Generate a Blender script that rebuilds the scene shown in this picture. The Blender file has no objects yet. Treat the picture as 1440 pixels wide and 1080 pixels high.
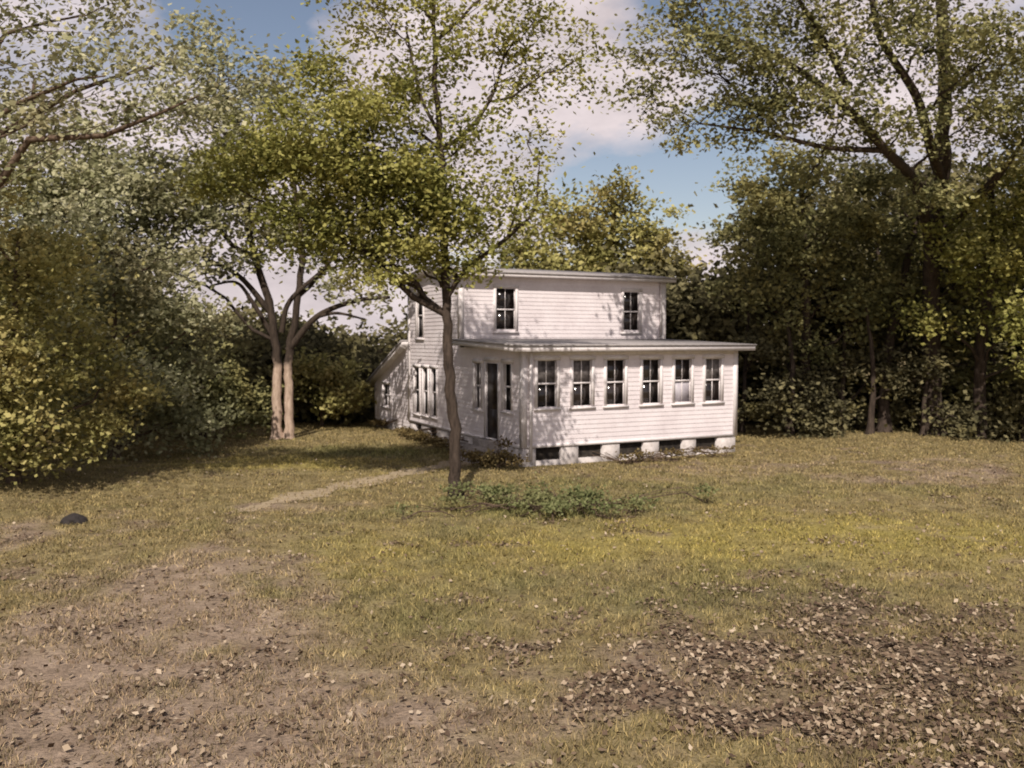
import bpy, bmesh, math, numpy as np
from mathutils import Vector, Matrix
rng = np.random.default_rng(7)
scene = bpy.context.scene
scene.view_settings.view_transform = 'Standard'
scene.view_settings.look = 'None'
scene.view_settings.exposure = 0

# ------------------------------------------------------------------ helpers
def new_mat(name):
    m = bpy.data.materials.new(name); m.use_nodes = True
    nt = m.node_tree; nt.nodes.clear()
    out = nt.nodes.new('ShaderNodeOutputMaterial')
    return m, nt, out
def ramp(nt, fac, stops, interp='LINEAR'):
    r = nt.nodes.new('ShaderNodeValToRGB'); r.color_ramp.interpolation = interp
    el = r.color_ramp.elements
    while len(el) < len(stops): el.new(0.5)
    for e, (p, c) in zip(el, stops):
        e.position = p; e.color = (c[0], c[1], c[2], 1)
    nt.links.new(fac, r.inputs['Fac']); return r.outputs['Color']
def mixc(nt, fac, a, b, mode='MIX'):
    m = nt.nodes.new('ShaderNodeMix'); m.data_type = 'RGBA'; m.blend_type = mode
    for s, v in ((m.inputs[0], fac), (m.inputs[6], a), (m.inputs[7], b)):
        if hasattr(v, 'is_output'): nt.links.new(v, s)
        elif isinstance(v, (int, float)): s.default_value = v
        else: s.default_value = (v[0], v[1], v[2], 1)
    return m.outputs[2]
def noise(nt, scale, detail=4, rough=.6, vec=None):
    n = nt.nodes.new('ShaderNodeTexNoise')
    n.inputs['Scale'].default_value = scale; n.inputs['Detail'].default_value = detail
    n.inputs['Roughness'].default_value = rough
    if vec is None:
        vec = nt.nodes.new('ShaderNodeNewGeometry').outputs['Position']
    nt.links.new(vec, n.inputs['Vector']); return n.outputs['Fac']
def principled(nt, out, color, rough=.8, bump=None, bstr=.3, bdist=.02, spec=.3):
    p = nt.nodes.new('ShaderNodeBsdfPrincipled')
    p.inputs['Roughness'].default_value = rough
    p.inputs['Specular IOR Level'].default_value = spec
    if hasattr(color, 'is_output'): nt.links.new(color, p.inputs['Base Color'])
    else: p.inputs['Base Color'].default_value = (*color, 1)
    if bump is not None:
        b = nt.nodes.new('ShaderNodeBump'); b.inputs['Strength'].default_value = bstr
        b.inputs['Distance'].default_value = bdist
        nt.links.new(bump, b.inputs['Height']); nt.links.new(b.outputs[0], p.inputs['Normal'])
    nt.links.new(p.outputs[0], out.inputs[0]); return p

def mesh_np(name, V, F, mat, attrs=None, smooth=False, parent=None, k=None):
    V = np.asarray(V, dtype=np.float32); F = np.asarray(F, dtype=np.int32)
    k = F.shape[1]; m = len(F)
    me = bpy.data.meshes.new(name)
    me.vertices.add(len(V)); me.vertices.foreach_set('co', V.ravel())
    me.loops.add(m*k); me.loops.foreach_set('vertex_index', F.ravel())
    me.polygons.add(m); me.polygons.foreach_set('loop_start', np.arange(0, m*k, k, dtype=np.int32))
    try: me.polygons.foreach_set('loop_total', np.full(m, k, dtype=np.int32))
    except Exception: pass
    me.update(calc_edges=True)
    if smooth: me.polygons.foreach_set('use_smooth', np.ones(m, dtype=bool))
    if attrs:
        for an, (dom, arr) in attrs.items():
            a = me.attributes.new(an, 'FLOAT', dom)
            a.data.foreach_set('value', np.asarray(arr, dtype=np.float32))
    me.materials.append(mat)
    ob = bpy.data.objects.new(name, me); scene.collection.objects.link(ob)
    if parent: ob.parent = parent
    return ob
def empty(name, loc=(0, 0, 0), rot=0):
    e = bpy.data.objects.new(name, None); e.location = loc; e.rotation_euler = (0, 0, rot)
    e.empty_display_size = .3
    scene.collection.objects.link(e); return e

class Boxes:
    def __init__(s): s.v = []; s.f = []
    def box(s, x0, x1, y0, y1, z0, z1):
        b = len(s.v)
        s.v += [(x0,y0,z0),(x1,y0,z0),(x1,y1,z0),(x0,y1,z0),(x0,y0,z1),(x1,y0,z1),(x1,y1,z1),(x0,y1,z1)]
        s.f += [(b,b+3,b+2,b+1),(b+4,b+5,b+6,b+7),(b,b+1,b+5,b+4),(b+1,b+2,b+6,b+5),(b+2,b+3,b+7,b+6),(b+3,b,b+4,b+7)]
    def hexa(s, pts):
        b = len(s.v); s.v += [tuple(p) for p in pts]
        s.f += [(b,b+3,b+2,b+1),(b+4,b+5,b+6,b+7),(b,b+1,b+5,b+4),(b+1,b+2,b+6,b+5),(b+2,b+3,b+7,b+6),(b+3,b,b+4,b+7)]
    def quad(s, a, b_, c, d):
        b = len(s.v); s.v += [a, b_, c, d]; s.f.append((b, b+1, b+2, b+3))
    def make(s, name, mat, parent=None):
        return mesh_np(name, s.v, s.f, mat, parent=parent)

# ------------------------------------------------------------------ terrain functions
def vnoise(x, y, seed=0):
    x = np.asarray(x, float); y = np.asarray(y, float)
    xi = np.floor(x).astype(np.int64); yi = np.floor(y).astype(np.int64)
    fx = x-xi; fy = y-yi; fx = fx*fx*(3-2*fx); fy = fy*fy*(3-2*fy)
    def h(a, b):
        n = (a*374761393 + b*668265263 + seed*982451653) & 0x7fffffff
        n = ((n ^ (n >> 13))*1274126177) & 0x7fffffff
        return ((n ^ (n >> 16)) & 0xffff)/65535.
    return (h(xi,yi)*(1-fx)+h(xi+1,yi)*fx)*(1-fy)+(h(xi,yi+1)*(1-fx)+h(xi+1,yi+1)*fx)*fy
def fbm(x, y, s, seed=0, o=4):
    r = 0; a = .5; t = 0
    for i in range(o):
        r = r+a*vnoise(x*s*2**i, y*s*2**i, seed+i*17); t += a; a *= .55
    return r/t
def gh(x, y):
    x = np.asarray(x, float); y = np.asarray(y, float)
    near = np.clip((70-np.hypot(x, y-20))/30, 0, 1)
    h = (fbm(x, y, .16, 3, 3)-.5)*.35 + (fbm(x, y, 1.1, 9, 2)-.5)*.06
    dh = np.hypot(x-2.5, y-28.5)           # keep level by the house
    h = h*np.clip((dh-4)/6, .12, 1)*near
    bank = np.clip((-x-9.5)/5, 0, 1)*.5*near
    return h+bank

def g(x, y, cx, cy, rx, ry):
    return np.exp(-(((x-cx)/rx)**2+((y-cy)/ry)**2))
def masks(x, y):
    n1 = fbm(x, y, .45, 21); n2 = fbm(x, y, 1.6, 33); n3 = fbm(x, y, .9, 55)
    dirt = 1.1*g(x,y,-3.4,8.4,2.1,2.6)+.8*g(x,y,-1.0,6.6,3.4,1.4)+.8*g(x,y,-7.6,15.4,3.4,1.2)+.7*g(x,y,-4.4,12.6,1.4,4.0)+.75*g(x,y,10.5,22.0,4,2)+.6*g(x,y,-5,18.0,2.4,.9)+.5*g(x,y,1.5,8.5,3,1.6)+.4*g(x,y,-6,11,2,2)
    dirt = np.clip((dirt*1.0+(n1-.5)*1.6+(n2-.5)*1.8-.30)*1.15, 0, .85)
    litter = 1.1*g(x,y,4.8,8.2,3.8,2.6)+.5*g(x,y,3.0,9.8,3.4,2.0)+.45*g(x,y,-8.5,15.8,2.5,1.0)+.35*g(x,y,11,22,4,2.5)
    litter = np.clip((litter+(n3-.5)*2.0+(n2-.5)*2.2-.42)*1.0, 0, .9)
    yel = .85*g(x,y,4.2,14.6,5.0,1.9)+.55*g(x,y,8,16.5,5,2.5)+.9*g(x,y,-6,23.5,3.5,1.6)+.4*g(x,y,-2,14,4,3)
    yel = np.clip((yel+(n1-.5)*1.4+(n2-.5)*1.2-.15)*1.1, 0, 1)
    grn = 1.1*g(x,y,1.0,17.4,2.5,1.0)+.9*g(x,y,-4,26,4,2.0)+.6*g(x,y,5,20.0,6,1.8)+.55*g(x,y,2,12.0,7,2.0)+.3*g(x,y,-3,16,5,2)
    grn = np.clip((grn+(n3-.5)*1.2-.2)*1.15, 0, .95)
    return dirt, litter, yel, grn

def ground_color(nt):
    def at(n):
        a = nt.nodes.new('ShaderNodeAttribute'); a.attribute_name = n; return a.outputs['Fac']
    n = noise(nt, 2.6, 6, .7); nf = noise(nt, 17, 4, .75)
    base = ramp(nt, n, [(.3, (.14,.108,.055)), (.5, (.22,.175,.088)), (.7, (.32,.262,.135))])
    c = mixc(nt, at('grn'), base, ramp(nt, n, [(.3, (.105,.105,.046)), (.7, (.22,.205,.085))]))
    c = mixc(nt, at('yel'), c, ramp(nt, n, [(.3, (.20,.163,.055)), (.7, (.36,.30,.10))]))
    c = mixc(nt, at('dirt'), c, ramp(nt, n, [(.3, (.19,.14,.105)), (.55, (.30,.225,.175)), (.75, (.41,.32,.26))]))
    c = mixc(nt, at('litter'), c, ramp(nt, nf, [(.35, (.065,.046,.034)), (.6, (.19,.14,.10))]))
    return c, n, nf

m_ground, nt, out = new_mat('ground_mat')
c, n, nf = ground_color(nt)
c = mixc(nt, .75, c, ramp(nt, nf, [(.3, (.45,.44,.43)), (.5, (1,1,1)), (.72, (1.5,1.45,1.4))]), 'MULTIPLY')
principled(nt, out, c, .95, nf, .8, .05, .1)

xs = np.concatenate([-np.geomspace(500, 17.5, 26), np.arange(-17, 18.01, .2), np.geomspace(18.6, 500, 26)])
ys = np.concatenate([-np.geomspace(300, 1, 18), np.arange(0, 4, .6), np.arange(4, 37, .2), np.geomspace(37.6, 700, 28)])
GX, GY = np.meshgrid(xs, ys)
gx, gy = GX.ravel(), GY.ravel()
V = np.stack([gx, gy, gh(gx, gy)], 1)
nx, ny = len(xs), len(ys)
I = (np.arange(ny-1)[:, None]*nx+np.arange(nx-1)[None, :]).ravel()
F = np.stack([I, I+1, I+1+nx, I+nx], 1)
d, l, ye, gr = masks(gx, gy)
mesh_np('ground', V, F, m_ground, {'dirt': ('POINT', d), 'litter': ('POINT', l), 'yel': ('POINT', ye), 'grn': ('POINT', gr)}, smooth=True)

# ------------------------------------------------------------------ dirt path
pp = np.array([(-5.6,17.2),(-4.9,18.3),(-4.3,19.5),(-3.5,20.9),(-2.6,22.2),(-1.8,23.4),(-1.2,24.3)])
def catmull(P, k=14):
    P = np.asarray(P, float); Q = np.vstack([2*P[0]-P[1], P, 2*P[-1]-P[-2]]); o = []
    for i in range(1, len(Q)-2):
        for t in np.linspace(0, 1, k, endpoint=False):
            a, b, c_, d_ = Q[i-1], Q[i], Q[i+1], Q[i+2]
            o.append(.5*((2*b)+(-a+c_)*t+(2*a-5*b+4*c_-d_)*t*t+(-a+3*b-3*c_+d_)*t**3))
    o.append(P[-1]); return np.array(o)
pc = catmull(pp); tang = np.gradient(pc, axis=0); tang /= np.linalg.norm(tang, axis=1)[:, None]
nor = np.stack([-tang[:, 1], tang[:, 0]], 1)
V = []; K = 9
for i, (p, nn) in enumerate(zip(pc, nor)):
    w = .30+.14*math.sin(i*.35)+.16*rng.random()
    if i < 18: w *= .15+i/21
    wl = w+.25*(rng.random()-.5)*min(1, i/15); wr = w+.25*(rng.random()-.5)*min(1, i/15)
    for s in np.linspace(-wl, wr, K):
        q = p+nn*s; V.append((q[0], q[1], float(gh(q[0], q[1]))+.008))
V = np.array(V)
F = np.array([(i*K+j, i*K+j+1, (i+1)*K+j+1, (i+1)*K+j) for i in range(len(pc)-1) for j in range(K-1)])
m_path, nt, out = new_mat('dirt_path_mat')
nn_ = noise(nt, 6, 6, .7)
principled(nt, out, ramp(nt, nn_, [(.3, (.24,.185,.115)), (.6, (.37,.295,.20)), (.8, (.45,.37,.26))]), .95, nn_, .6, .03, .1)
mesh_np('dirt_path', V, F, m_path, smooth=True)

# ------------------------------------------------------------------ grass
def blades(name, x, y, h, w, mat, lean=.5):
    n = len(x); z = gh(x, y)-.005
    a = rng.random(n)*2*np.pi; la = rng.random(n)*2*np.pi; L = h*lean*rng.random(n)
    dx, dy = np.cos(a)*w/2, np.sin(a)*w/2
    V = np.empty((n, 3, 3))
    V[:, 0] = np.stack([x-dx, y-dy, z], 1); V[:, 1] = np.stack([x+dx, y+dy, z], 1)
    V[:, 2] = np.stack([x+np.cos(la)*L, y+np.sin(la)*L, z+h], 1)
    F = np.arange(n*3).reshape(n, 3)
    d, l, ye, gr = masks(x, y)
    at = {'dirt': ('FACE', d*.75), 'litter': ('FACE', l*.6), 'yel': ('FACE', ye), 'grn': ('FACE', gr), 'rnd': ('FACE', rng.random(n))}
    return mesh_np(name, V.reshape(-1, 3), F, mat, at)
m_grass, nt, out = new_mat('grass_mat')
c, n, nf = ground_color(nt)
a = nt.nodes.new('ShaderNodeAttribute'); a.attribute_name = 'rnd'
c = mixc(nt, 1.0, c, ramp(nt, a.outputs['Fac'], [(0, (.55,.58,.5)), (.6, (1.1,1.1,1.0)), (1, (1.8,1.7,1.5))]), 'MULTIPLY')
principled(nt, out, c, .8, spec=.15)
ng = 430000
Yg = 5.5+(rng.random(ng)**1.35)*31
Xg = (rng.random(ng)*2-1)*(Yg*.64+1.5)
d, l, ye, gr = masks(Xg, Yg)
dp = np.min(np.hypot(Xg[:, None]-pc[None, 12::6, 0], Yg[:, None]-pc[None, 12::6, 1]), axis=1)
tuft = fbm(Xg, Yg, 2.4, 77, 3)
ca, sa = math.cos(math.radians(26.1)), math.sin(math.radians(26.1))
hx = (Xg-.28)*ca+(Yg-23.2)*sa; hy = -(Xg-.28)*sa+(Yg-23.2)*ca
inh = (hx > -.1) & (hx < 7.6) & (hy > -.1) & (hy < 13)
keep = (rng.random(ng) < np.clip(1.0-.68*d-.6*l+(tuft-.5)*2.4, .06, 1)) & (~inh) & ((dp > .34) | (rng.random(ng) < .3))
Xg, Yg, tuft = Xg[keep], Yg[keep], tuft[keep]; gr = gr[keep]
h = (.02+.05*rng.random(len(Xg)))*(.5+tuft)*(1+.8*gr)
blades('grass', Xg, Yg, h, .006+.0011*Yg, m_grass, lean=1.2)

# ------------------------------------------------------------------ leaf builder
def leaf_arrays(C, L, W, up=.5, fwd=.45):
    n = len(C)
    nrm = rng.normal(size=(n, 3)); nrm[:, 2] = np.abs(nrm[:, 2])+up; nrm[:, 1] -= fwd
    nrm /= np.linalg.norm(nrm, axis=1)[:, None]
    t = rng.normal(size=(n, 3)); t -= nrm*np.sum(t*nrm, 1)[:, None]; t /= np.linalg.norm(t, axis=1)[:, None]
    s = np.cross(nrm, t)
    L = L*(.6+.8*rng.random(n))[:, None]; W = W*(.6+.8*rng.random(n))[:, None]
    V = np.empty((n, 4, 3))
    V[:, 0] = C-t*L*.5; V[:, 1] = C+s*W*.5-nrm*W*.1+t*L*.08; V[:, 2] = C+t*L*.5; V[:, 3] = C-s*W*.5+t*L*.08
    return V.reshape(-1, 3)
def leaf_mat(name, dark, mid, light, odd=None, gain=1.0, tr=.34, desat=.0):
    def cv(c):
        l = .3*c[0]+.55*c[1]+.15*c[2]
        return tuple(min(.6, (q*(1-desat)+l*desat)*gain) for q in c)
    dark, mid, light = cv(dark), cv(mid), cv(light)
    if odd: odd = cv(odd)
    m, nt, out = new_mat(name)
    a = nt.nodes.new('ShaderNodeAttribute'); a.attribute_name = 'rnd'
    c = ramp(nt, a.outputs['Fac'], [(.12, dark), (.5, mid), (.86, light)])
    n = noise(nt, .55, 3, .6)
    if odd: 
        f = ramp(nt, n, [(.5, (0,0,0)), (.68, (.8,.8,.8))])
        c = mixc(nt, f, c, odd)
    p = nt.nodes.new('ShaderNodeBsdfDiffuse')
    t = nt.nodes.new('ShaderNodeBsdfTranslucent'); mx = nt.nodes.new('ShaderNodeMixShader'); mx.inputs[0].default_value = tr
    nt.links.new(c, p.inputs['Color']); nt.links.new(c, t.inputs['Color'])
    nt.links.new(p.outputs[0], mx.inputs[1]); nt.links.new(t.outputs[0], mx.inputs[2]); nt.links.new(mx.outputs[0], out.inputs[0])
    return m
G_ = 1.85
M_OLIVE = leaf_mat('olive_leaves', (.058,.060,.017), (.14,.138,.04), (.265,.248,.09), (.18,.16,.05), G_)
M_GREY  = leaf_mat('grey_green_leaves', (.078,.078,.040), (.165,.165,.09), (.32,.305,.20), (.22,.195,.115), G_)
M_YEL   = leaf_mat('yellow_green_leaves', (.082,.078,.028), (.185,.172,.062), (.32,.285,.12), (.23,.185,.08), G_)
M_DARK  = leaf_mat('dark_green_leaves', (.043,.044,.020), (.11,.108,.047), (.23,.215,.10), (.17,.148,.06), G_)
M_WOOD  = leaf_mat('woodland_leaves', (.034,.031,.019), (.088,.080,.043), (.18,.16,.085), (.175,.15,.06), 1.5)
def bark(name, c1, c2, pale=None):
    m, nt, out = new_mat(name)
    g_ = nt.nodes.new('ShaderNodeNewGeometry'); mp = nt.nodes.new('ShaderNodeMapping'); mp.inputs['Scale'].default_value = (14, 14, 3)
    nt.links.new(g_.outputs['Position'], mp.inputs[0])
    n = noise(nt, 1, 6, .7, mp.outputs[0])
    c = ramp(nt, n, [(.35, c1), (.65, c2)])
    if pale:      # stripped, weathered lower trunk
        sx = nt.nodes.new('ShaderNodeSeparateXYZ'); nt.links.new(g_.outputs['Position'], sx.inputs[0])
        n2 = noise(nt, 1.8, 4, .6); ad = nt.nodes.new('ShaderNodeMath'); ad.operation = 'MULTIPLY_ADD'
        nt.links.new(n2, ad.inputs[0]); ad.inputs[1].default_value = 1.6; nt.links.new(sx.outputs['Z'], ad.inputs[2])
        mr = nt.nodes.new('ShaderNodeMapRange'); mr.inputs['From Min'].default_value = 3.1; mr.inputs['From Max'].default_value = 3.6
        mr.inputs['To Min'].default_value = 1; mr.inputs['To Max'].default_value = 0
        nt.links.new(ad.outputs[0], mr.inputs['Value'])
        c = mixc(nt, mr.outputs[0], c, ramp(nt, n, [(.3, pale[0]), (.65, pale[1])]))
    principled(nt, out, c, .9, n, .8, .03, .2); return m
B_DARK = bark('dark_bark', (.03,.022,.017), (.085,.062,.048))
B_BROWN = bark('brown_bark', (.06,.04,.028), (.17,.12,.085))
B_TWIN = bark('stripped_bark', (.03,.022,.017), (.075,.055,.042), ((.30,.21,.155), (.56,.43,.34)))

class Tubes:
    def __init__(s): s.v = []; s.f = []; s.n = 0
    def tube(s, P, R, k=7):
        P = np.asarray(P, float); T = np.gradient(P, axis=0); T /= np.linalg.norm(T, axis=1)[:, None]+1e-9
        ref = np.array([1., 0, 0]) if abs(T[0][0]) < .8 else np.array([0, 1., 0])
        ang = np.arange(k)*2*np.pi/k; V = []
        for p, t, r in zip(P, T, R):
            a = np.cross(t, ref); a /= np.linalg.norm(a)+1e-9; b = np.cross(t, a)
            V.append(p+r*(np.cos(ang)[:, None]*a+np.sin(ang)[:, None]*b))
        V = np.vstack(V); m = len(P); b0 = s.n
        i = np.arange(m-1)[:, None]*k; j = np.arange(k)[None, :]; j2 = (j+1) % k
        F = np.stack([i+j, i+j2, i+k+j2, i+k+j], -1).reshape(-1, 4)+b0
        s.v.append(V); s.f.append(F); s.n += len(V)
    def make(s, name, mat, parent): 
        if s.n: mesh_np(name, np.vstack(s.v), np.vstack(s.f), mat, smooth=True, parent=parent)
def bez(a, b, c_, n=8, wob=.0):
    t = np.linspace(0, 1, n)[:, None]; P = (1-t)**2*a+2*t*(1-t)*b+t*t*c_
    if wob: P[1:-1] += rng.normal(size=(n-2, 3))*wob
    return P
NL = [0]
def tree(name, trunks, lobes, lm, bm, leaf=.12, dens=1.0, flare=True, extra=None, start=.35, sig=.30, cover=2.2, ls=1.28):
    """trunks: list of (pts, r0, r1). lobes: (x,y,z,r,d). Positions in metres, world."""
    base = trunks[0][0][0]
    off = np.array([base[0], base[1], float(gh(base[0], base[1]))])
    e = empty(name, tuple(off))
    T = Tubes(); tps = []
    for pts, r0, r1 in trunks:
        P = catmull(pts, 6); P[1:] += rng.normal(size=(len(P)-1, 3))*np.array([.02, .02, 0])
        R = np.linspace(1, 0, len(P))**.8*(r0-r1)+r1
        if flare: R[0] *= 1.7; R[1] *= 1.2
        P[0, 2] = float(gh(P[0,0], P[0,1]))-.1 if P[0, 2] < .3 else P[0, 2]
        T.tube(P-off, R, 10); tps.append((P, R))
    if extra:
        for pts, r0, r1 in extra:
            P = catmull(pts, 6); T.tube(P-off, np.linspace(r0, r1, len(P)), 7); tps.append((P, np.linspace(r0, r1, len(P))))
    allP = np.vstack([p for p, _ in tps]); allR = np.concatenate([r for _, r in tps])
    ztop = allP[:, 2].max(); LC = []; RN = []
    for lo in lobes:
        cx, cy, cz, r = lo[:4]; dm = lo[4] if len(lo) > 4 else 1.
        cen = np.array([cx, cy, cz])
        hd = np.hypot(allP[:, 0]-cx, allP[:, 1]-cy)
        cost = np.abs(allP[:, 2]-(cz-.55*hd-.3*r))+.35*hd+np.where(allP[:, 2] < start*min(ztop, cz+2), 5, 0)
        k = int(np.argmin(cost)); a = allP[k]; dist = np.linalg.norm(cen-a)
        mid = a+(cen-a)*.5+np.array([0, 0, .12*dist]); r0 = min(allR[k]*.75, .02+dist*.014)
        LP = bez(a, mid, cen, 9, .04*dist**.5); T.tube(LP-off, np.linspace(r0, .014, 9), 6)
        nc = max(5, int(9*r**2)); 
        u = rng.normal(size=(nc, 3)); u /= np.linalg.norm(u, axis=1)[:, None]
        cc = cen+u*(r*(.15+.95*rng.random(nc)**.6))[:, None]*np.array([1, 1, .78])
        cc[:, 2] = np.maximum(cc[:, 2], .25)
        for q in cc[::2]:
            s0 = LP[rng.integers(4, 9)]; m2 = (s0+q)/2+rng.normal(size=3)*.12
            T.tube(bez(s0, m2, q, 4)-off, np.linspace(.010+.003*r, .004, 4), 3)
        nl = int(300*dens*dm*(r**2)*(.12/leaf)**2 / nc * 1.6*cover)+4
        ss = sig*(.6+.7*rng.random(nc))*(1+.12*r)
        C = np.repeat(cc, nl, 0)+rng.normal(size=(nc*nl, 3))*np.repeat(ss, nl)[:, None]*np.array([1.15, 1.15, .62])
        C[:, 2] = np.maximum(C[:, 2], .08)
        rr = .5*np.repeat(rng.random(nc), nl)+.5*rng.random(nc*nl)
        LC.append(C); RN.append(rr)
    C = np.vstack(LC)-off; R = np.concatenate(RN)
    V = leaf_arrays(C, leaf*ls, leaf*ls*.78); F = np.arange(len(V)).reshape(-1, 4); NL[0] += len(F)
    T.make('trunk_and_branches', bm, e)
    mesh_np('foliage', V, F, lm, {'rnd': ('FACE', R)}, parent=e)
    return e

# ---------------- the slim tree on the lawn before the house
tree('maple_tree',
     [([(-1.2,18.75,0),(-1.22,18.75,1.2),(-1.33,18.75,2.8),(-1.38,18.8,4.1),(-1.42,18.8,5.8),(-1.5,18.8,7.6),(-1.62,18.85,9.2),(-1.7,18.9,11.5)], .135, .03)],
     [(-4.05,18.6,7.4,1.5,.95),(-5.2,18.9,7.2,1.1,.9),(-5.9,18.8,6.6,.8,.7),(-3.1,19,6.2,1.25,1),(-4.3,18.5,5.8,1.0,.9),(-2.3,18.4,7.0,1.3,1),(-3.5,18.8,8.6,.9,.8),(-3.2,18.3,7.4,1.2,.9),
      (-2.0,18.6,8.7,1.0,.8),(-2.6,19.1,10.0,1.0,.5),(-1.2,18.8,9.9,1.0,.55),(-.3,19.4,8.9,.9,.4),(.4,18.9,9.9,1.0,.4),(1.3,19,9.2,1.0,.3),(-.3,18.6,6.3,.8,.5),
      (-1.15,18.6,4.7,.42,.9),(-1.7,18.9,5.6,.9,.9),(-2.4,18.6,5.2,.8,.9),(-3.4,18.6,5.2,.7,.8),(.2,18.9,5.9,.6,.35),(-.9,18.7,7.5,.8,.45),(.3,19.2,7.6,.7,.28),(-1.7,18.9,11.4,1.2,.5),(-3.2,19.2,11.2,1.0,.4),(.6,19.2,11.2,1.1,.35),
      (-1.5,18.5,6.4,.8,.8),(-.6,18.5,5.2,.5,.5),(-.9,18.6,5.8,.6,.6)],
     M_OLIVE, B_DARK, leaf=.085, dens=1.0,
     extra=[([(-1.38,18.75,4.2),(-.95,18.7,4.8),(-.1,18.6,5.45),(.45,18.55,6.0),(.55,18.6,6.8)], .06, .02),
            ([(-.1,18.6,5.45),(.1,18.7,6.1),(.0,18.8,6.7)], .03, .012),
            ([(-1.5,18.8,7.3),(-.95,18.9,7.7),(-.4,19,8.5),(-.1,19.1,9.6)], .055, .02),
            ([(-1.5,18.8,7.6),(-1.9,18.6,8.4),(-2.2,18.7,9.8)], .045, .02)])

# ---------------- twin-trunk tree left of house
tree('twin_trunk_oak_tree',
     [([(-7.70,29,0),(-7.68,29,1.5),(-7.68,29,2.8),(-7.9,29,4.6),(-8.5,29,6.8),(-8.6,29,10)], .17, .08),
      ([(-7.31,29,0),(-7.29,29,1.5),(-7.28,29,2.8),(-7.0,29,4.4),(-6.8,29,6.6),(-7.2,29,9)], .155, .07)],
     [(-9,29,7.6,1.8,.9),(-11,28.5,7.6,1.9,.9),(-7.4,29.5,6.9,1.3,.7),(-5.4,28.5,5.3,.8,.6),(-4.4,28.6,5.0,.6,.7),(-12.5,28,9.0,2,.9),(-9.6,29,9.6,2,.8),
      (-7.4,29,11,2.1,.6),(-9.8,29,12,2,.5),(-5.6,29.6,8,1.5,.7),(-8.6,29,5.6,.8,.6),(-10.2,28.2,5.9,1.2,.8),(-6.2,29,6.2,.9,.6),(-4.2,29.5,6.6,1.2,.6),(-12.2,28.6,6.2,1.5,.9),(-10.6,28.4,10.8,1.4,.5)],
     M_GREY, B_TWIN, leaf=.14, dens=1.0, 
     extra=[([(-7.3,29,3.0),(-6.3,28.8,4.1),(-5.0,28.6,4.6),(-3.9,28.5,4.7)], .12, .05),
            ([(-7.9,29,4.3),(-8.8,28.8,5.4),(-9.9,28.6,6.0)], .11, .05),
            ([(-7.7,29,3.3),(-8.4,28.8,4.6),(-8.9,28.8,5.2),(-9.6,28.6,5.1)], .09, .03),
            ([(-6.3,28.8,4.1),(-5.6,28.6,4.2),(-4.7,28.5,4.0)], .07, .03),
            ([(-7.5,29,3.6),(-7.2,28.9,4.6),(-6.1,28.8,5.6),(-5.2,28.7,6.6)], .10, .04)])

# ---------------- left shrubs / small trees
tree('willow_shrub',
     [([(-11.0,19.5,0),(-11,19.5,2.5),(-10.8,19.6,5.5)], .12, .04)],
     [(-11,19.5,4.6,1.5),(-12,19,6,1.5,.9),(-10.2,20.3,3.0,1.2),(-11.4,19,2.0,1.5),(-10.4,19.3,1.1,1.0),(-12.6,18.6,3.6,1.5),(-10.2,20,5.4,1.0,.8),(-12.2,18.0,1.4,1.5),(-9.9,20.8,1.3,1.0),(-11.0,18.4,3.2,1.1),(-9.4,21,2.2,.7)],
     M_YEL, B_BROWN, leaf=.095, dens=1.0, start=.1, cover=1.8)
tree('wild_cherry_tree',
     [([(-10.8,24,0),(-10.8,24,2.5),(-10.6,24.1,6)], .13, .04)],
     [(-10.6,24,5.0,1.4),(-9.7,24.3,4.0,1.1),(-10.2,23.8,2.6,1.4),(-11.9,23.8,3.6,1.6),(-9.6,24.2,1.6,1.1),(-11.2,23.6,1.2,1.4),(-11.8,24.2,6.3,1.4,.9),(-8.9,25.2,2.8,.7),(-9.0,25,1.0,.8),(-9.4,24.6,5.6,.8,.7),(-8.6,25.6,3.9,.5,.6)],
     M_GREY, B_BROWN, leaf=.11, dens=1.1, start=.1, cover=1.9)
tree('understory_shrub',
     [([(-10.3,29.5,0),(-10.3,29.5,2.5)], .08, .03)],
     [(-11.2,29.2,1.6,1.5),(-10,29.6,1.1,1.2),(-9.7,30,2.4,1.0),(-12,29,3.2,1.6),(-8.9,30.6,1.1,1.0),(-13,28,1.8,1.8)],
     M_DARK, B_DARK, leaf=.13, dens=1.0, start=.1, cover=1.8)
tree('poplar_tree',
     [([(-14.5,26.5,0),(-14.4,26.5,4),(-14.2,26.5,8),(-14,26.5,11)], .2, .05)],
     [(-14.5,26.5,7.4,2.0),(-13,26.8,7.8,1.5),(-15.5,26,9.2,2,.6),(-13.5,26.5,5.4,1.8),(-15.6,26,5,2),(-13.8,26.5,9.8,1.3,.4),(-15,26,2.5,2),(-11.8,26,8.0,1.2,.7)],
     M_GREY, B_BROWN, leaf=.14, dens=1.0, start=.15)
# big oak just out of the left edge, crown reaching over the lawn
tree('oak_tree',
     [([(-13.8,16.5,0),(-13.6,16.5,3),(-13.0,16.5,6.2),(-12.2,16.5,9),(-12,16.5,12)], .34, .1)],
     [(-9.0,16,8.6,1.2,.55),(-7.7,16.4,9.2,1.0,.5),(-7.2,16,8.0,.8,.5),(-8.5,16.2,7.3,.8,.5),(-6.4,16.6,8.4,.8,.45),(-5.6,16.4,7.8,.6,.4),(-10.2,15.8,7.4,1.2,.5),(-10.5,16,9.6,1.4,.5),(-9.5,15.6,6.3,.7,.4),(-12.6,16.5,10.2,2,.5),
      (-8.3,16,10.4,1.0,.4),(-11.5,16.5,12,2,.4)],
     M_GREY, B_BROWN, leaf=.09, dens=1.0, cover=1.7)
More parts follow.
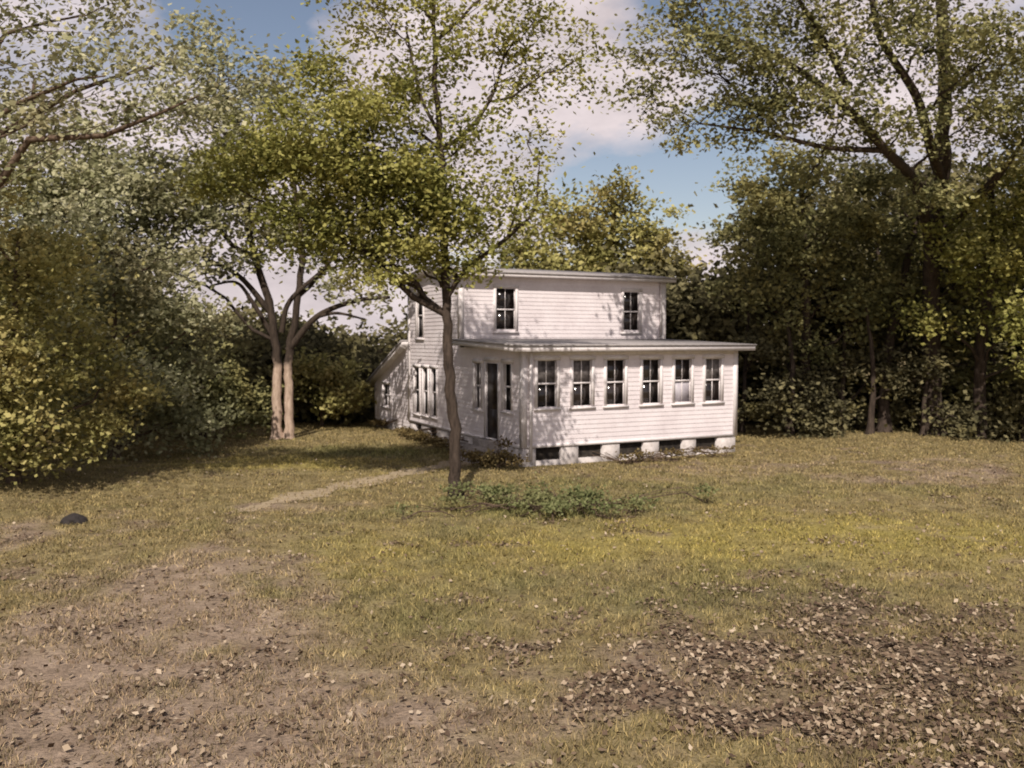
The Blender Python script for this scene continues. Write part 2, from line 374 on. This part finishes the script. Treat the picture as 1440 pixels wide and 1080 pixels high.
# ---------------- right side
tree('oak_tree',
     [([(14.6,30.6,0),(14.4,30.5,3),(13.9,29.6,6),(13.4,28,8.5),(12.9,27,12),(12.6,27,15)], .33, .12)],
     [(4.3,24,11.0,1.3,.6),(5.9,23.6,11.2,1.3,.6),(7.4,23.8,10.0,1.4,.75),(4.7,24,9.0,.9,.6),(6.0,24,9.2,1.1,.7),(9.2,23.8,11.4,1.4,.65),(9.0,24,9.4,1.1,.65),(11.2,24.4,11.5,1.5,.65),
      (10.8,24.6,9.3,1.0,.6),(13.0,24.6,11,1.6,.65),(15,26,10.5,2,.7),(14.3,25,8.8,1.2,.6),(12,26,7.6,1.0,.5),(7.5,24.2,12.5,1.5,.6),(4.8,24.2,12.6,1.4,.5),(11,25,13.4,1.8,.6),(8.4,25.6,7.8,.9,.4),(3.2,24,9.9,.7,.4),
      (12.6,24.8,9.4,1.0,.6),(6.4,24,10.2,.9,.6)],
     M_DARK, B_DARK, leaf=.11, dens=1.0,
     extra=[([(13.9,29.6,6.2),(12.2,27,7.9),(10.4,25,8.6),(8.6,24.2,9.9),(6.8,23.9,10.9),(5.2,23.8,11.4)], .19, .05),
            ([(13.4,28,8.3),(12.0,25.8,8.9),(11.2,25,10.1),(10.0,24.6,11.6),(9.6,24.4,13.2)], .17, .07),
            ([(10.4,25,8.6),(8.6,24.6,8.6),(6.8,24.2,8.9),(5.0,24,9.1)], .09, .025),
            ([(9.0,24.3,10.2),(8.2,24.0,11.4),(7.3,23.8,12.6)], .10, .05),
            ([(13.8,29.3,6.6),(14.6,27.4,8.0),(15.4,26,10)], .15, .05)])
tree('beech_tree',
     [([(10.4,31.6,0),(10.4,31.5,3),(10.2,31,6),(10.0,31,9)], .22, .06)],
     [(8.9,30.6,8.4,1.5,.85),(10.4,30.6,8.9,1.4,.8),(8.6,30.8,6.7,1.3,.8),(10.2,30.4,6.8,1.5,.8),(11.8,30.4,7.6,1.5,.9),(9.2,30.8,4.6,1.1,.7),(11.4,30.6,5.2,1.3,.7),(7.8,31.2,5.2,1.0,.7),(12.8,30.6,4.4,1.2,.7),(10.4,31.2,3.0,.9,.6),(7.6,31.6,7.2,.9,.6)],
     M_DARK, B_DARK, leaf=.13, dens=1.0)
tree('hickory_tree',
     [([(15.8,30,0),(15.7,29.8,3),(15.5,28.8,6),(15.2,28.6,9)], .22, .07)],
     [(15.4,27.4,7.6,1.5),(16.3,27.6,6.3,1.5),(14.6,27.8,5.6,1.2,.8),(16.0,27.8,4.2,1.2,.8),(14.2,28.2,6.8,1.1,.8),(17.2,27.4,8.2,1.6),(17.2,27.4,3,1.4,.8),(13.6,28.8,4.2,.9,.5)],
     M_OLIVE, B_DARK, leaf=.12, dens=1.0)
tree('beech_tree',
     [([(13.0,31,0),(13.1,31,3),(14.0,31.2,7),(14.3,31,9)], .2, .06)],
     [(14.2,31.4,7.2,1.7,.9),(13.2,31.6,5.0,1.3,.8),(15.2,31.4,4.2,1.4,.8),(16.8,31,6,1.9),(16.4,31.4,2.4,1.4,.8),(12.4,31,8.6,1.4)],
     M_DARK, B_DARK, leaf=.15, dens=1.0)
us = []
for i in range(30):
    t = rng.random(); us.append((8.2+11.5*t, 32.6-4.0*t+rng.normal()*.7, .4+2.9*rng.random()**1.5, .45+.75*rng.random(), .5+.5*rng.random()))
tree('understory_shrub',
     [([(x_, y_, 0), (x_+.1, y_, 2), (x_+.2*s_, y_, 4.6)], r_, .04) for x_, y_, s_, r_ in
       ((8.4,32.4,1,.09),(9.7,31.0,-1,.13),(11.6,31.4,1,.10),(12.2,30.2,-1,.12),(14.0,30.2,1,.09),(16.9,29.2,-1,.13),(17.8,29.4,1,.1))],
     us, M_WOOD, B_DARK, leaf=.13, dens=1.0, start=.05, cover=1.9)
# ---------------- trees behind the house
tree('locust_tree',
     [([(4.2,38,0),(4.2,38,4),(4.3,38,8),(4.3,38,9.5)], .22, .06)],
     [(4.4,37.6,9.0,1.6),(3.0,37.8,8.2,1.5),(5.8,37.8,7.8,1.5),(2.0,38,8.7,1.3,.8),(4.4,37.6,7.0,1.5),(6.6,38,6.4,1.3),(1.6,38,6.8,1.2),(3.2,37.8,6.4,1.3)],
     M_YEL, B_BROWN, leaf=.16, dens=1.0)
tree('locust_tree',
     [([(0.4,37,0),(0.4,37,4),(0.3,37,7)], .18, .05)],
     [(.2,37,7.2,1.3,.8),(-.8,37,6.2,1.2,.8),(1.0,37,6.4,1.2,.9),(-1.8,37.4,5.2,1.0,.6)],
     M_YEL, B_BROWN, leaf=.16, dens=1.0)
tree('sumac_shrub',
     [([(-7.4,34.5,0),(-7.4,34.5,1.5)], .06, .03)],
     [(-7.6,34.5,2.0,1.0),(-6.4,34.5,1.4,1.0),(-8.6,35,1.3,1.1),(-7.0,34,1.0,1.0),(-6.9,35,2.4,.8)],
     M_YEL, B_BROWN, leaf=.15, dens=1.0, start=.1)

# ---------------- woodland wrapping the clearing
pr = np.array([-1.6,-.8,-.46,-.40,-.36,-.25,-.22,-.13,-.10,0,.02,.17,.2,.235,.26,.3,.8,1.6])
ph = np.array([10,9,8.0,6.0,4.8,4.6,3.8,3.6,4.4,6,7.6,7.8,6.6,6.0,8.2,10.2,12,12])
lob = []
for layer, (dmin, n_) in enumerate(((34.5, 260), (39, 260))):
    for i in range(n_):
        ang = -1.05+2.1*rng.random(); D = dmin+4*rng.random()
        if abs(ang) > .6: D -= 3
        H = float(np.interp(math.tan(max(-.95, min(.95, ang))), pr, ph))*D/38
        X_, Y_ = D/math.cos(ang*.8)*math.sin(ang), D/math.cos(ang*.8)*math.cos(ang)
        hx_ = (X_-.28)*ca+(Y_-23.2)*sa; hy_ = -(X_-.28)*sa+(Y_-23.2)*ca
        if -2.2 < hx_ < 9.2 and hy_ < 15.5: continue
        R_ = 1.2+.7*rng.random(); z = .8+rng.random()**1.15*max(.2, H-R_*.8-.8)
        lob.append((X_, Y_, z, R_, .8))
for i in range(70):   # low brush at the edge of the wood
    ang = -1.0+2.0*i/69+rng.normal()*.01; D = 36.5+rng.random()*2
    X_, Y_ = D/math.cos(ang*.8)*math.sin(ang), D/math.cos(ang*.8)*math.cos(ang)
    hx_ = (X_-.28)*ca+(Y_-23.2)*sa; hy_ = -(X_-.28)*sa+(Y_-23.2)*ca
    if -2.2 < hx_ < 9.2 and hy_ < 15.0: continue
    lob.append((X_, Y_, .9, 1.3, .9))
trs = []
for i in range(46):
    ang = -1.0+2.0*rng.random(); D = 34.5+6*rng.random()
    x_, y_ = D/math.cos(ang*.8)*math.sin(ang), D/math.cos(ang*.8)*math.cos(ang)
    hx_ = (x_-.28)*ca+(y_-23.2)*sa; hy_ = -(x_-.28)*sa+(y_-23.2)*ca
    if -2 < hx_ < 9 and hy_ < 15: continue
    Hh = float(np.interp(math.tan(ang), pr, ph))*.85
    trs.append(([(x_,y_,0),(x_+.1,y_,Hh*.4),(x_+rng.normal()*.3,y_,Hh)], .10+.1*rng.random(), .04))
tree('distant_tree_line', trs, lob, M_WOOD, B_DARK, leaf=.21, dens=1.0, start=.1, sig=.42, cover=1.9, ls=1.4)
print('LEAVES', NL[0])

# ------------------------------------------------------------------ house
H = empty('white_farmhouse', (.28, 23.2, 0), math.radians(26.1))
m_white, nt, out = new_mat('white_clapboard_paint')
n1 = noise(nt, 1.3, 6, .7); n2 = noise(nt, 22, 4, .7)
c = mixc(nt, 1.0, ramp(nt, n1, [(.3, (.65,.585,.60)), (.6, (.77,.71,.725))]), ramp(nt, n2, [(.25, (.86,.83,.81)), (.5, (1,1,1))]), 'MULTIPLY')
principled(nt, out, c, .6, n2, .2, .01)
m_trim, nt, out = new_mat('white_trim_paint')
n1 = noise(nt, 9, 5, .7); principled(nt, out, ramp(nt, n1, [(.3, (.64,.585,.58)), (.6, (.76,.71,.71))]), .5)
m_glass, nt, out = new_mat('window_glass')
n1 = noise(nt, 2.2, 3, .6); principled(nt, out, ramp(nt, n1, [(.4, (.010,.008,.008)), (.7, (.04,.03,.026))]), .12, n1, .15, .02, .5)
m_curt, nt, out = new_mat('window_curtain')
n1 = noise(nt, 7, 4, .6); principled(nt, out, ramp(nt, n1, [(.35, (.05,.042,.04)), (.65, (.20,.18,.175))]), .5)
m_blind, nt, out = new_mat('window_blind')
n1 = noise(nt, 5, 4, .6); principled(nt, out, ramp(nt, n1, [(.35, (.36,.33,.37)), (.65, (.5,.47,.5))]), .5)
m_roof, nt, out = new_mat('grey_roofing')
n1 = noise(nt, 8, 6, .7); principled(nt, out, ramp(nt, n1, [(.3, (.22,.20,.195)), (.65, (.38,.35,.345))]), .9, n1, .5, .02)
m_found, nt, out = new_mat('foundation_block')
n1 = noise(nt, 5, 6, .7); principled(nt, out, ramp(nt, n1, [(.3, (.38,.34,.32)), (.65, (.62,.57,.55))]), .9, n1, .6, .02)
m_shade, nt, out = new_mat('painted_shade_dark')  # near-black colour puts the darkness of the unlit inside into the surface
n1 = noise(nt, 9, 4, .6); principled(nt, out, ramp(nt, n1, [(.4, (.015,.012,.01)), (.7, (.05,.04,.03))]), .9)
m_door, nt, out = new_mat('dark_door')
n1 = noise(nt, 4, 4, .6); principled(nt, out, ramp(nt, n1, [(.4, (.02,.014,.012)), (.7, (.05,.034,.028))]), .4)
m_step, nt, out = new_mat('concrete_step')
n1 = noise(nt, 8, 6, .7); principled(nt, out, ramp(nt, n1, [(.3, (.2,.17,.15)), (.65, (.36,.32,.29))]), .9, n1, .5, .02)
m_chim, nt, out = new_mat('chimney_render')
n1 = noise(nt, 7, 5, .7); principled(nt, out, ramp(nt, n1, [(.3, (.36,.37,.40)), (.65, (.56,.57,.60))]), .9, n1, .5, .02)

side, back, trim, glass, curt, blind, found, shade_panel = [Boxes() for _ in range(8)]
def P3(face, c, s, o, z):
    if face == 'F': return (s, c-o, z)
    if face == 'B': return (s, c+o, z)
    if face == 'L': return (c-o, s, z)
    return (c+o, s, z)
def bx(B, face, c, s0, s1, o0, o1, z0, z1):
    a = P3(face, c, s0, o0, z0); b = P3(face, c, s1, o1, z1)
    B.box(min(a[0],b[0]), max(a[0],b[0]), min(a[1],b[1]), max(a[1],b[1]), z0, z1)
def wall(face, c, s0, s1, z0, ztop, ops=(), course=.125):
    zt = ztop if callable(ztop) else (lambda s: ztop)
    zmax = max(zt(s0), zt(s1), zt((s0+s1)/2)); z = z0
    while z < zmax-.01:
        z2 = min(z+course, zmax); zm = (z+z2)/2
        ss = np.linspace(s0, s1, 61); ok = [q for q in ss if zt(q) >= zm]
        if not ok: break
        iv = [(min(ok), max(ok))]
        for (a, b, c0, c1) in ops:
            if c0 < zm < c1:
                nv = []
                for (p, q) in iv:
                    if b <= p or a >= q: nv.append((p, q)); continue
                    if a > p: nv.append((p, a))
                    if b < q: nv.append((b, q))
                iv = nv
        for (p, q) in iv:
            A = P3(face, c, p, .024, z); B_ = P3(face, c, q, .024, z)
            C_ = P3(face, c, q, .012, z2); D_ = P3(face, c, p, .012, z2)
            E_ = P3(face, c, p, .0, z); F_ = P3(face, c, q, .0, z)
            side.quad(A, B_, C_, D_); side.quad(E_, F_, B_, A)
            side.quad(E_, A, D_, P3(face, c, p, 0, z2)); side.quad(B_, F_, P3(face, c, q, 0, z2), C_)
        z = z2
def window(face, c, s0, s1, z0, z1, up=None, lo=None, mull=True):
    t = .085
    bx(trim, face, c, s0-t, s0, -.04, .05, z0-.02, z1+.0); bx(trim, face, c, s1, s1+t, -.04, .05, z0-.02, z1+.0)
    bx(trim, face, c, s0-t-.02, s1+t+.02, -.04, .062, z1, z1+.1)
    bx(trim, face, c, s0-t-.03, s1+t+.03, -.04, .075, z0-.075, z0-.02)
    zm = (z0+z1)/2
    bx(trim, face, c, s0, s1, -.05, -.012, zm-.022, zm+.022)
    for a, b in ((s0, s0+.02), (s1-.02, s1)): bx(trim, face, c, a, b, -.052, -.015, z0-.02, zm-.022); bx(trim, face, c, a, b, -.052, -.015, zm+.022, z1)
    bx(trim, face, c, s0+.02, s1-.02, -.052, -.015, z0-.02, z0+.015); bx(trim, face, c, s0+.02, s1-.02, -.052, -.015, z1-.02, z1)
    if mull:
        sm = (s0+s1)/2; bx(trim, face, c, sm-.007, sm+.007, -.05, -.02, zm+.022, z1-.02); bx(trim, face, c, sm-.007, sm+.007, -.05, -.02, z0+.015, zm-.022)
    for zz0, zz1, k in ((z0-.02, zm, lo), (zm, z1, up)):
        B = {None: glass, 'c': curt, 'b': blind}[k]
        bx(B, face, c, s0, s1, -.07, -.055, zz0, zz1)
def backing(face, c, s0, s1, z0, z1):
    bx(back, face, c, s0, s1, -.16, -.08, z0, z1)

PW, PD, MW, MB, RB = 7.07, 4.2, 7.5, 8.8, 12.7
EAVE = 5.38
wins = [(.42,1.0),(1.5,2.08),(2.56,3.15),(3.74,4.33),(4.84,5.42),(5.93,6.5)]
ops = [(a, b, 1.53, 2.80) for a, b in wins]
wall('F', 0, 0, PW, .56, 3.06, ops)
for (a, b), (u_, l_) in zip(wins, [('c',None),('c',None),(None,None),(None,None),(None,'b'),('c',None)]):
    window('F', 0, a, b, 1.55, 2.80, u_, l_)
backing('F', 0, .17, PW-.17, .5, 3.05)
sops = [(.62,1.1,1.4,2.72),(1.45,2.25,.56,2.74),(2.56,3.06,1.3,2.68)]
wall('L', 0, 0, PD, .56, 3.12, sops)
window('L', 0, .62, 1.1, 1.42, 2.72, None, None, False)
window('L', 0, 2.56, 3.06, 1.35, 2.68, 'c', 'c')
bx(trim, 'L', 0, 1.35, 1.45, -.04, .05, .56, 2.74); bx(trim, 'L', 0, 2.25, 2.35, -.04, .05, .56, 2.74); bx(trim, 'L', 0, 1.33, 2.37, -.04, .06, 2.74, 2.84)
backing('L', 0, .17, PD, .5, 3.1)
wall('R', PW, 0, PD, .56, 3.12, [(.8,1.4,1.5,2.8),(2.2,2.8,1.5,2.8)])
window('R', PW, .8, 1.4, 1.55, 2.8); window('R', PW, 2.2, 2.8, 1.55, 2.8); backing('R', PW, .17, PD, .5, 3.1)
uops = [(1.19,1.85,3.62,4.95),(5.85,6.47,3.62,4.95)]
wall('F', PD, 0, MW, 3.3, EAVE-.02, uops)
for a, b, c0, c1 in uops: window('F', PD, a, b, c0, c1, None, None)
backing('F', PD, .17, MW-.17, 3.2, EAVE-.03)
gab = lambda s: EAVE+.34*(1-abs(s-(PD+MB)/2)/((MB-PD)/2)) 
gops = [(7.72,8.22,.85,2.42),(6.92,7.38,.85,2.42),(6.14,6.6,.85,2.42),(7.35,7.95,3.42,4.92)]
wall('L', 0, PD, MB, .56, gab, gops)
for a, b, c0, c1 in gops: window('L', 0, a, b, c0, c1, None, None, False)
backing('L', 0, PD+.09, MB, .5, EAVE)
wall('R', MW, PD, MB, .56, gab, [(6,6.6,3.5,4.9)]); window('R', MW, 6, 6.6, 3.5, 4.9); backing('R', MW, PD+.2, MB, .5, EAVE)
wall('B', MB, 0, MW, .56, EAVE, ()); 
wall('F', PD, PW, MW, .56, 3.3)
lean = lambda s: 3.25-(s-MB)*(1.5/(RB-MB))
wall('L', 0, MB, RB, .3, lean, [(10.9,11.7,.85,1.7)])
window('L', 0, 10.9, 11.7, .87, 1.7, None, 'c', True)
backing('L', 0, MB, RB, .3, 1.7); wall('R', MW, MB, RB, .3, lean); wall('B', RB, 0, MW, .3, 1.7)
def cb(x, y, z0, z1, sx, sy):
    w = .11
    xa, xb = (x-.042, x+w) if sx < 0 else (x-w, x+.042)
    ya, yb = (y-.042, y+w) if sy < 0 else (y-w, y+.042)
    trim.box(xa, xb, ya, yb, z0, z1)
cb(0, 0, .5, 3.05, -1, -1); cb(PW, 0, .5, 3.05, 1, -1); cb(0, PD, 3.36, EAVE-.04, -1, -1); cb(MW, PD, .5, EAVE-.04, 1, -1)
cb(0, MB, .5, EAVE-.04, -1, 1); cb(MW, MB, .5, EAVE-.04, 1, 1); cb(0, RB, .3, 1.66, -1, 1)
bx(trim, 'F', 0, .115, PW-.115, -.05, .040, .49, .575); bx(trim, 'L', 0, .115, MB-.1, -.05, .040, .49, .575)
bx(shade_panel, 'F', 0, .25, PW-.25, -.16, -.10, -.2, .49); bx(shade_panel, 'L', 0, .4, MB, -.16, -.10, -.2, .49)  # dark panels close behind the vent openings, painted as under-floor shade
bx(shade_panel, 'R', PW, .4, PD, -.32, -.25, -.2, .49)
vents = [(.38,1.15),(1.68,2.45),(3.0,3.8),(4.32,5.15),(5.62,6.4)]
prev = -.0
for a, b in vents+[(PW, None)]:
    bx(found, 'F', 0, prev, a, -.24, .01, -.3, .488)
    if b is not None:
        bx(found, 'F', 0, a, b, -.24, .004, -.3, .14)
        prev = b
prev = .244
for a, b in [(2.7,3.3),(4.6,5.3),(6.2,6.9),(7.6,8.2)]+[(MB, None)]:
    bx(found, 'L', 0, prev, a, -.24, .01, -.3, .488)
    if b is not None:
        bx(found, 'L', 0, a, b, -.24, .004, -.3, .13); prev = b
bx(found, 'L', 0, MB+.003, RB, -.24, .01, -.3, .3)
bx(found, 'R', PW, .244, PD-.003, -.24, .01, -.3, .488); bx(found, 'R', MW, PD, RB, -.24, .01, -.3, .5); bx(found, 'B', RB, .25, MW-.25, -.24, .01, -.3, .3)
roof = Boxes()
def slab(x0, x1, y0, z0, y1, z1, t, B):
    B.hexa([(x0,y0,z0),(x1,y0,z0),(x1,y1,z1),(x0,y1,z1),(x0,y0,z0+t),(x1,y0,z0+t),(x1,y1,z1+t),(x0,y1,z1+t)])
slab(-.38, PW+.42, -.42, 3.17, PD-.04, 3.34, .045, roof)
slab(-.35, PW+.39, -.39, 3.03, PD-.045, 3.20, .137, trim)
bx(trim, 'F', 0, .12, PW-.12, -.03, .05, 2.93, 3.045)
ym = (PD+MB)/2
slab(-.28, MW+.28, PD-.36, EAVE+.0, ym, EAVE+.34, .045, roof); slab(-.28, MW+.28, ym, EAVE+.34, MB+.36, EAVE, .045, roof)
slab(-.25, MW+.25, PD-.33, EAVE-.11, ym, EAVE+.22, .118, trim); slab(-.25, MW+.25, ym, EAVE+.22, MB+.33, EAVE-.11, .118, trim)
slab(-.3, MW+.3, MB+.05, 3.28, RB+.45, 1.62, .07, roof); slab(-.26, MW+.26, MB+.05, 3.17, RB+.4, 1.53, .105, trim)
side.make('clapboard_siding', m_white, H); back.make('wall_sheathing', m_shade, H); trim.make('trim_and_window_frames', m_trim, H)
glass.make('window_panes', m_glass, H); curt.make('curtains', m_curt, H); blind.make('window_blind', m_blind, H)
found.make('foundation_piers', m_found, H); shade_panel.make('crawlspace_shade_panels', m_shade, H); roof.make('roof', m_roof, H)
chim = Boxes()
chim.box(1.58, 2.08, 5.75, 6.25, 5.3, 6.22); chim.box(1.53, 2.13, 5.70, 6.30, 6.22, 6.32); chim.box(1.66, 2.0, 5.83, 6.17, 6.32, 6.42)
chim.make('chimney', m_chim, H)
door = Boxes(); bx(door, 'L', 0, 1.45, 2.25, -.06, -.02, .58, 2.74)
bx(door, 'L', 0, 1.55, 2.15, -.02, -.008, .72, 1.4); bx(door, 'L', 0, 1.55, 2.15, -.02, -.008, 1.55, 2.6)
door.make('door', m_door, H)
st = Boxes()
for i in range(3): bx(st, 'L', 0, 1.25+.003*i, 2.45-.003*i, .06, .36+.3*(2-i), -.3+.001*i, .19*(i+1)-.02)
st.make('porch_steps', m_step, H)
det = Boxes(); bx(det, 'F', 0, .16, .23, .05, .11, .15, 3.02); bx(det, 'F', PD, MW-.22, MW-.16, .05, .11, 3.45, EAVE-.1)
det.make('downspouts', m_trim, H)

# ------------------------------------------------------------------ shrubs by the house, weeds
M_DRY = leaf_mat('dry_shrub_leaves', (.07,.05,.022), (.17,.125,.055), (.29,.23,.11))
tree('dry_shrub', [([(-.35,22.9,0),(-.35,22.9,.5)], .03, .015)],
     [(-.3,22.7,.4,.38),(-.75,22.8,.35,.33),(.1,22.5,.25,.25),(-1.1,23.0,.3,.28)], M_DRY, B_BROWN, leaf=.06, dens=.8, flare=False, start=.05, sig=.12)
M_WEED = leaf_mat('weed_leaves', (.065,.075,.032), (.14,.155,.065), (.25,.255,.12), (.20,.175,.08), 1.15)
wl = []
for i in range(40):
    wl.append((1.0+rng.normal()*1.25, 17.3+rng.normal()*.6, .02, .05+.12*rng.random()**1.5, .8))
wl += [(-1.2,17.0,.05,.14),(-1.0,18.4,.06,.14),(-.6,18.3,.05,.15)]
tree('weed_patch', [([(1,17.3,0),(1,17.3,.12)], .008, .004)], wl, M_WEED, B_BROWN, leaf=.055, dens=1.0, flare=False, start=0, sig=.10)
wl = []
for i in range(16):
    t = rng.random(); wl.append((.6+6.3*t+rng.normal()*.05, 22.6+3.0*t+rng.normal()*.1, .02, .05+.06*rng.random(), .8))
for i in range(14):
    t = rng.random(); wl.append((-1.9-3.2*t, 26.2+7.5*t+rng.normal()*.15, .1, .14+.16*rng.random(), 1.2))
tree('foundation_weeds', [([(3,23.9,0),(3,23.9,.12)], .008, .004)], wl, M_DRY, B_BROWN, leaf=.055, dens=.8, flare=False, start=0, sig=.07)

# ------------------------------------------------------------------ fallen leaves
nl = 150000
Yl = 5.8+(rng.random(nl)**1.5)*22; Xl = (rng.random(nl)*2-1)*(Yl*.64+1)
d, l, ye, gr = masks(Xl, Yl)
cl = fbm(Xl, Yl, 3.2, 91, 2)
k = rng.random(nl) < np.clip(.03+.8*l+.04*d+(cl-.5)*1.4*np.clip(l*2, 0, 1), 0, 1)
Xl, Yl = Xl[k], Yl[k]
C = np.stack([Xl, Yl, gh(Xl, Yl)+.012+.045*rng.random(len(Xl))], 1)
V = leaf_arrays(C, .062, .046, up=1.3, fwd=0)
m_lit, nt, out = new_mat('fallen_leaf_mat')
a = nt.nodes.new('ShaderNodeAttribute'); a.attribute_name = 'rnd'
principled(nt, out, ramp(nt, a.outputs['Fac'], [(0, (.07,.045,.032)), (.5, (.17,.12,.08)), (.8, (.29,.22,.15)), (1, (.46,.37,.27))]), .8, spec=.1)
mesh_np('fallen_leaves', V, np.arange(len(V)).reshape(-1, 4), m_lit, {'rnd': ('FACE', rng.random(len(C)))})

def stone(name, loc, s, col):
    bm = bmesh.new(); bmesh.ops.create_icosphere(bm, subdivisions=4, radius=1)
    for v in bm.verts:
        c0 = v.co.copy(); q = 1+.35*(float(vnoise(c0.x*1.7+5+c0.z, c0.y*1.7+9, 5))-.5)+.12*(float(vnoise(c0.x*5+20, c0.y*5+c0.z*4+20, 8))-.5)
        v.co = Vector((c0.x*s[0], c0.y*s[1], c0.z*s[2]))*q
    me = bpy.data.meshes.new(name); bm.to_mesh(me); bm.free()
    m, nt, out = new_mat(name+'_mat'); n_ = noise(nt, 9, 6, .7)
    principled(nt, out, ramp(nt, n_, [(.3, col), (.7, tuple(2.4*q for q in col))]), .9, n_, .7, .03)
    me.materials.append(m); ob = bpy.data.objects.new(name, me); ob.location = loc; scene.collection.objects.link(ob)
    for p in me.polygons: p.use_smooth = True
stone('dark_stone', (-8.0, 16.1, float(gh(-8.0, 16.1))+.04), (.24,.17,.13), (.018,.015,.014))

# ------------------------------------------------------------------ light
sun_h = Vector((-.12, -1.0)); sun_h.normalize(); elev = math.radians(46)
sd = Vector((sun_h.x*math.cos(elev), sun_h.y*math.cos(elev), math.sin(elev)))
L = bpy.data.lights.new('sun', 'SUN'); L.energy = 4.9; L.angle = math.radians(.6); L.color = (1, .91, .81)
lo = bpy.data.objects.new('sun', L); lo.rotation_euler = sd.to_track_quat('Z', 'Y').to_euler(); lo.location = (0, -5, 30); scene.collection.objects.link(lo)

w = bpy.data.worlds.new('World'); scene.world = w; w.use_nodes = True
nt = w.node_tree; nt.nodes.clear()
wo = nt.nodes.new('ShaderNodeOutputWorld'); bg = nt.nodes.new('ShaderNodeBackground'); bg.inputs['Strength'].default_value = .15
sky = nt.nodes.new('ShaderNodeTexSky'); sky.sky_type = 'NISHITA'; sky.sun_disc = False
sky.sun_elevation = elev; sky.sun_rotation = math.atan2(sd.x, sd.y)
sky.air_density = 1.0; sky.dust_density = .8; sky.ozone_density = 1.5
tc = nt.nodes.new('ShaderNodeTexCoord'); dv = tc.outputs['Generated']
mp = nt.nodes.new('ShaderNodeMapping'); mp.inputs['Scale'].default_value = (1, 1, 2.2); mp.inputs['Location'].default_value = (.3, .1, .2)
nt.links.new(dv, mp.inputs[0])
cn = noise(nt, 4.2, 8, .6, mp.outputs[0])
def blob(x, z, r, wgt, acc):
    v = Vector((x, 1, z)).normalized()
    dn = nt.nodes.new('ShaderNodeVectorMath'); dn.operation = 'DISTANCE'; nt.links.new(dv, dn.inputs[0]); dn.inputs[1].default_value = v
    mr = nt.nodes.new('ShaderNodeMapRange'); mr.interpolation_type = 'SMOOTHSTEP'
    mr.inputs['From Min'].default_value = 0; mr.inputs['From Max'].default_value = r
    mr.inputs['To Min'].default_value = wgt; mr.inputs['To Max'].default_value = 0
    nt.links.new(dn.outputs['Value'], mr.inputs['Value'])
    ad = nt.nodes.new('ShaderNodeMath'); ad.operation = 'ADD'; nt.links.new(acc, ad.inputs[0]); nt.links.new(mr.outputs[0], ad.inputs[1])
    return ad.outputs[0]
acc = cn
for b in [(0,.33,.22,.28),(.12,.28,.12,.2),(-.12,.30,.12,.12),(-.5,.2,.2,.15),(-.25,.02,.25,.35),(.22,.08,.08,.3),(.40,.30,.20,.25),(-.30,.38,.12,-.34),(.10,.20,.11,-.30),(.24,.19,.12,-.32),(.0,.21,.06,-.12)]:
    acc = blob(*b, acc)
cm = ramp(nt, acc, [(.42, (0,0,0)), (.66, (1,1,1))])
cn2 = noise(nt, 9, 6, .6, mp.outputs[0])
cc = ramp(nt, cn2, [(.3, (4.1,3.6,3.7)), (.65, (5.9,5.15,5.2))])
skc = mixc(nt, 1.0, sky.outputs[0], (.85,.70,.62), 'MULTIPLY')
col = mixc(nt, cm, skc, cc)
nt.links.new(col, bg.inputs['Color']); nt.links.new(bg.outputs[0], wo.inputs[0])

# ------------------------------------------------------------------ camera
cam = bpy.data.cameras.new('camera'); cam.lens = 31.25; cam.sensor_width = 36; cam.clip_end = 2000
cam.dof.use_dof = True; cam.dof.focus_distance = 3.6; cam.dof.aperture_fstop = 4.3
co = bpy.data.objects.new('camera', cam); co.location = (0, 0, 3.3)
co.rotation_euler = (math.radians(90-2.75), 0, 0); scene.collection.objects.link(co); scene.camera = co
